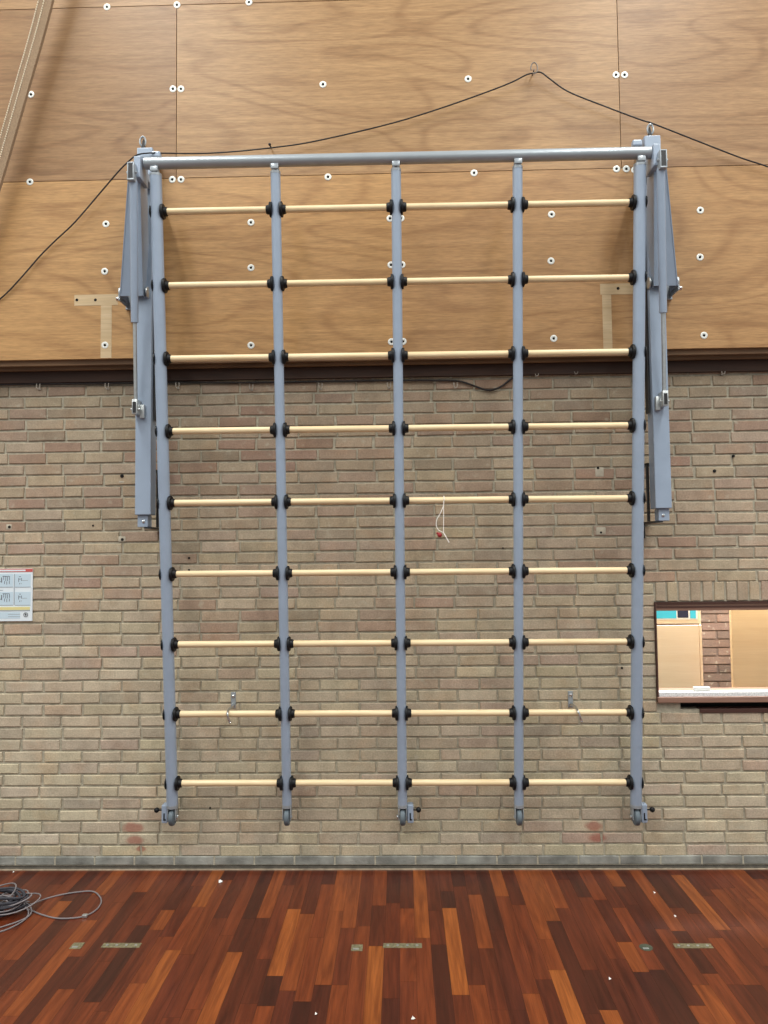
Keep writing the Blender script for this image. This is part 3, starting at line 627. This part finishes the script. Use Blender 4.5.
# ------------------------------------------------------------------ filler spots and drill holes in the brick
fs = MB()
for (px, py, w_, h_) in [(599.5, 472, .045, .05), (601, 531, .05, .04), (121.5, 482, .03, .012), (122, 539, .04, .03), (9, 527, .03, .03)]:
    p = at(px, py, 0); fs.box(p.x-w_/2, p.x+w_/2, -.002, .008, p.z-h_/2, p.z+h_/2, bev=.003)
for (px, py, r_) in [(598, 468, .007), (601, 532.5, .006), (122, 476, .01), (122.3, 539.5, .008), (9.5, 527, .008), (189, 558, .006), (189, 570, .006), (210, 808, .005), (93, 525.5, .005), (733.5, 456, .007), (714.5, 471, .009), (634, 631, .005), (622, 668, .006), (503, 548, .004)]:
    p = at(px, py, -.002); fs.cyl((p.x, -.0035, p.z), (p.x, .004, p.z), r_, 10, 1)
tag(fs.build('trim_9', [M['filler'], M['hole']]), kind='structure')
# ------------------------------------------------------------------ notice at the left edge
p0 = at(0, 568.5, -.004); p1 = at(32.2, 621, -.004); SXR = p1.x; SXL = p1.x-.30; SZT = at(32, 568.5, -.004).z; SZB = p1.z
sg = empty('instruction_sign', ((SXL+SXR)/2, 0, SZB)); tag(sg, 'white instruction sign with red header and small drawings on the brick wall at left', 'sign')
t = MB(); t.box(SXL, SXR, -.005, .001, SZB, SZT, bev=.001); t.build('board', M['paper'], sg)
def sq(px0, py0, px1, py1, mm, mb, y=-.0058, k=0):
    a = at(px0, py0, y); b = at(px1, py1, y); mb.box(max(a.x, SXL+.002), min(b.x, SXR), y, -.0045, b.z, a.z, k)
t = MB(); t.box(SXL, SXR, -.0062, -.0045, SZT-.018, SZT-.001); t.build('header', M['sign_red'], sg)
t = MB(); sq(-10, 570, 25.5, 571.1, 0, t, -.0066); t.build('header_line', M['paper'], sg)
t = MB()
for (a, b, c, d) in [(-24, 574, -3, 587), (-1.5, 574, 13, 587), (15, 574, 30.5, 587), (-24, 592, -3, 605), (-1.5, 592, 13, 605), (15, 592, 30.5, 605), (-24, 612.5, 20, 618.5)]: sq(a, b, c, d, 0, t)
t.build('picture_panels', M['sign_panel'], sg)
t = MB()
for (a, b, c, d) in [(15, 586.8, 30.5, 587.3), (-1.5, 586.8, 13, 587.3), (-1.5, 590, 3, 590.5), (14, 574, 14.4, 605), (15, 605, 30.5, 605.5), (-1.5, 605, 13, 605.5), (-24, 610.5, 30, 611), (8, 614, 20, 614.5), (8, 616.3, 20, 616.8), (22, 580.2, 28, 580.7), (22, 598, 27, 598.5)]: sq(a, b, c, d, 0, t, -.0062)
t.build('rules', M['sign_line'], sg)
t = MB()
for oy in (0, 17.5):
    for oxx in (0,):
        # wall-bar drawing with several small figures
        for (a, b, c, d) in [(2.5, 576, 9.5, 576.5), (3.5, 576.5, 4, 580), (5.5, 576, 6, 581), (7.2, 577, 7.7, 581), (9.2, 576.5, 9.7, 580.5), (1.2, 577.5, 2, 582.5), (4.2, 581, 4.7, 584), (6.5, 581.5, 7, 584.5), (9, 581, 9.5, 584), (-.5, 581.4, 1, 581.9)]: sq(a, b+oy, c, d+oy, 0, t, -.0064)
        for (a, b, c, d) in [(19.2, 576.3, 20.8, 576.9), (18.4, 578, 18.9, 582), (21.2, 578, 21.7, 581), (19.6, 578.5, 20.2, 580), (19.4, 583, 19.9, 584.3), (21, 583, 21.4, 584)]: sq(a, b+oy, c, d+oy, 0, t, -.0064)
t.build('drawings', M['sign_ink'], sg)
t = MB(); sq(-20, 607.3, 29.8, 609.9, 0, t, -.0064); t.build('yellow_line', M['sign_yellow'], sg)
t = MB(); c = at(25.7, 614.7, -.006); t.tube([(c.x+.011*math.cos(u), -.006, c.z+.011*math.sin(u)) for u in [i*math.pi/10 for i in range(20)]], .0014, 6, closed=True)
t.box(c.x-.0016, c.x+.0016, -.0066, -.0045, c.z-.007, c.z+.007); t.box(c.x-.0045, c.x+.0045, -.0066, -.0045, c.z-.001, c.z+.003); t.build('round_symbol', M['sign_black'], sg)
# ------------------------------------------------------------------ floor fittings
def fplate(x0, x1, yc, hw, m_, name, lab, cat, slant=0):
    t = MB(); t.box(x0, x1, yc-hw, yc+hw, -.0005, .0022, bev=.0008); o = t.build(name, m_); tag(o, lab, cat, 'metal floor fittings')
    return o
def screws(o, x0, x1, yc, n):
    for i in range(n):
        x = x0+(x1-x0)*(i+.5)/n; t = MB(); t.cyl((x, yc, .002), (x, yc, .0032), .006, 10); t.build('screw', M['zinc'], o)
for (a, b, lab) in [((102, 946), (141, 945), 'long metal floor strip left of the frame, beyond the small square cover'), ((383, 947), (422, 947), 'long metal floor strip below the middle upright'), ((674, 946), (712, 946), 'long metal floor strip at the right of the floor')]:
    p = fl(*a); q = fl(*b); yc = -.735; o = fplate(p.x, q.x, yc, .017, M['brass'], 'floor_strip', lab, 'floor fitting'); screws(o, p.x, q.x, yc, 4)
for (px, py, lab, m_) in [(77, 946, 'small square metal floor cover nearest the cable heap', 'brass'), (357, 948, 'small square metal floor cover in the middle of the floor', 'brass'), (646, 947.5, 'small dark greenish floor cover at the right', 'green_cap')]:
    p = fl(px, py); 
    if m_ == 'green_cap':
        t = MB(); t.lathe((p.x, p.y, -.0005), (0, 0, 1), [(0, .027), (.002, .027), (.003, .025)], 24); o = t.build('floor_cover', M[m_])
    else:
        t = MB(); t.box(p.x-.024, p.x+.024, p.y-.024, p.y+.024, -.0005, .0022, bev=.0008); o = t.build('floor_cover', M[m_])
    tag(o, lab, 'floor fitting', 'metal floor fittings')
    t = MB(); t.box(p.x-.016, p.x+.008, p.y-.016, p.y-.006, .002, .0036, bev=.0005); t.build('lid_slot', M['zinc'], o)
# small scraps
for (px, py, s_, lab) in [(220.5, 882, .014, 'white paper scrap on the floor near the wall, left of middle'), (654.5, 893, .006, 'tiny white crumb on the floor nearer the wall at right'), (675.3, 916.5, .006, 'tiny white crumb on the floor above the right metal strip'), (610, 979.3, .007, 'tiny white crumb on a bright plank at lower right'), (413, 1019, .009, 'white scrap at the bottom edge right of middle'), (316, 1014.5, .006, 'curled pale scrap at the bottom edge left of middle'), (17, 869.6, .006, 'tiny white crumb against the wall strip at far left')]:
    p = fl(px, py); t = MB(); r_ = rnd.uniform(0, 1)
    c_, n_ = math.cos(r_), math.sin(r_)
    if py < 872: p.y = -.03
    t.poly([(p.x+c_*s_, p.y+n_*s_, .001), (p.x-n_*s_, p.y+c_*s_, .006), (p.x-c_*s_*.8, p.y-n_*s_, .0), (p.x+n_*s_, p.y-c_*s_, .004), (p.x, p.y, s_*.9)], [(0, 1, 4), (1, 2, 4), (2, 3, 4), (3, 0, 4), (3, 2, 1, 0)]); tag(t.build('paper_scrap', M['white']), lab, 'scrap')
# cable heap at the left edge of the floor
def fz(px, py, z):
    d = ray(px, py); return CAM + d*((z-CAM.z)/d.z)
hp = empty('cable_heap', fl(5, 912)); tag(hp, 'dark heap of thin cable at the left edge of the floor with one wide loop', 'cable')
t = MB(); cxy = fl(-8, 912); r2 = random.Random(3)
for n_ in range(9):
    ra, rb = r2.uniform(.07, .17), r2.uniform(.04, .085); z0 = .006+n_*.009; ph = r2.uniform(0, 6); ox, oy = r2.uniform(-.04, .04), r2.uniform(-.03, .03)
    t.tube([(cxy.x+ox+ra*math.cos(u+ph), cxy.y+oy+rb*math.sin(u+ph), z0+.008*math.sin(3*u+ph)) for u in [i*math.pi/12 for i in range(24)]], .0062, 7, closed=True)
t.build('dark_coils', M['dark_cloth'], hp)
t = MB()
for n_ in range(5):
    ra, rb = r2.uniform(.10, .20), r2.uniform(.05, .10); z0 = .03+n_*.012; ph = r2.uniform(0, 6); ox, oy = r2.uniform(-.02, .05), r2.uniform(-.03, .03)
    t.tube([(cxy.x+ox+ra*math.cos(u+ph), cxy.y+oy+rb*math.sin(u+ph), max(.006, z0+.015*math.sin(2*u+ph))) for u in [i*math.pi/14 for i in range(28)]], .0032, 6, closed=True)
def fp(L_): return [fz(a, b, z) for a, b, z in L_]
t.tube(smooth_path(fp([(12, 898, .06), (20, 899, .05), (27, 905, .03), (45, 899, .004), (60, 895, .004), (78, 892, .004), (93, 891.5, .004), (100, 897, .004), (101, 903, .004), (96, 910, .004), (85, 916, .004), (70, 918.3, .004), (55, 918, .004), (40, 914, .004), (28, 909, .006), (15, 905, .03), (5, 900, .05)]), 6), .0034, 7)
t.tube(smooth_path(fp([(0, 927.5, .004), (14, 923, .004), (26, 918, .005), (31, 913, .01), (31, 908, .02), (25, 902, .04), (14, 898, .06), (2, 895, .06)]), 6), .0034, 7)
t.tube(smooth_path(fp([(-4, 933, .004), (8, 929, .004), (20, 923, .004), (27, 917, .006), (28, 910, .02), (20, 903, .04)]), 6), .0034, 7)
t.build('grey_loops', M['grey_cable'], hp)
t = MB(); p = fz(85, 916, .005); t.box(p.x-.012, p.x+.012, p.y-.009, p.y+.009, 0, .013, bev=.003); t.build('connector', M['zinc'], hp)
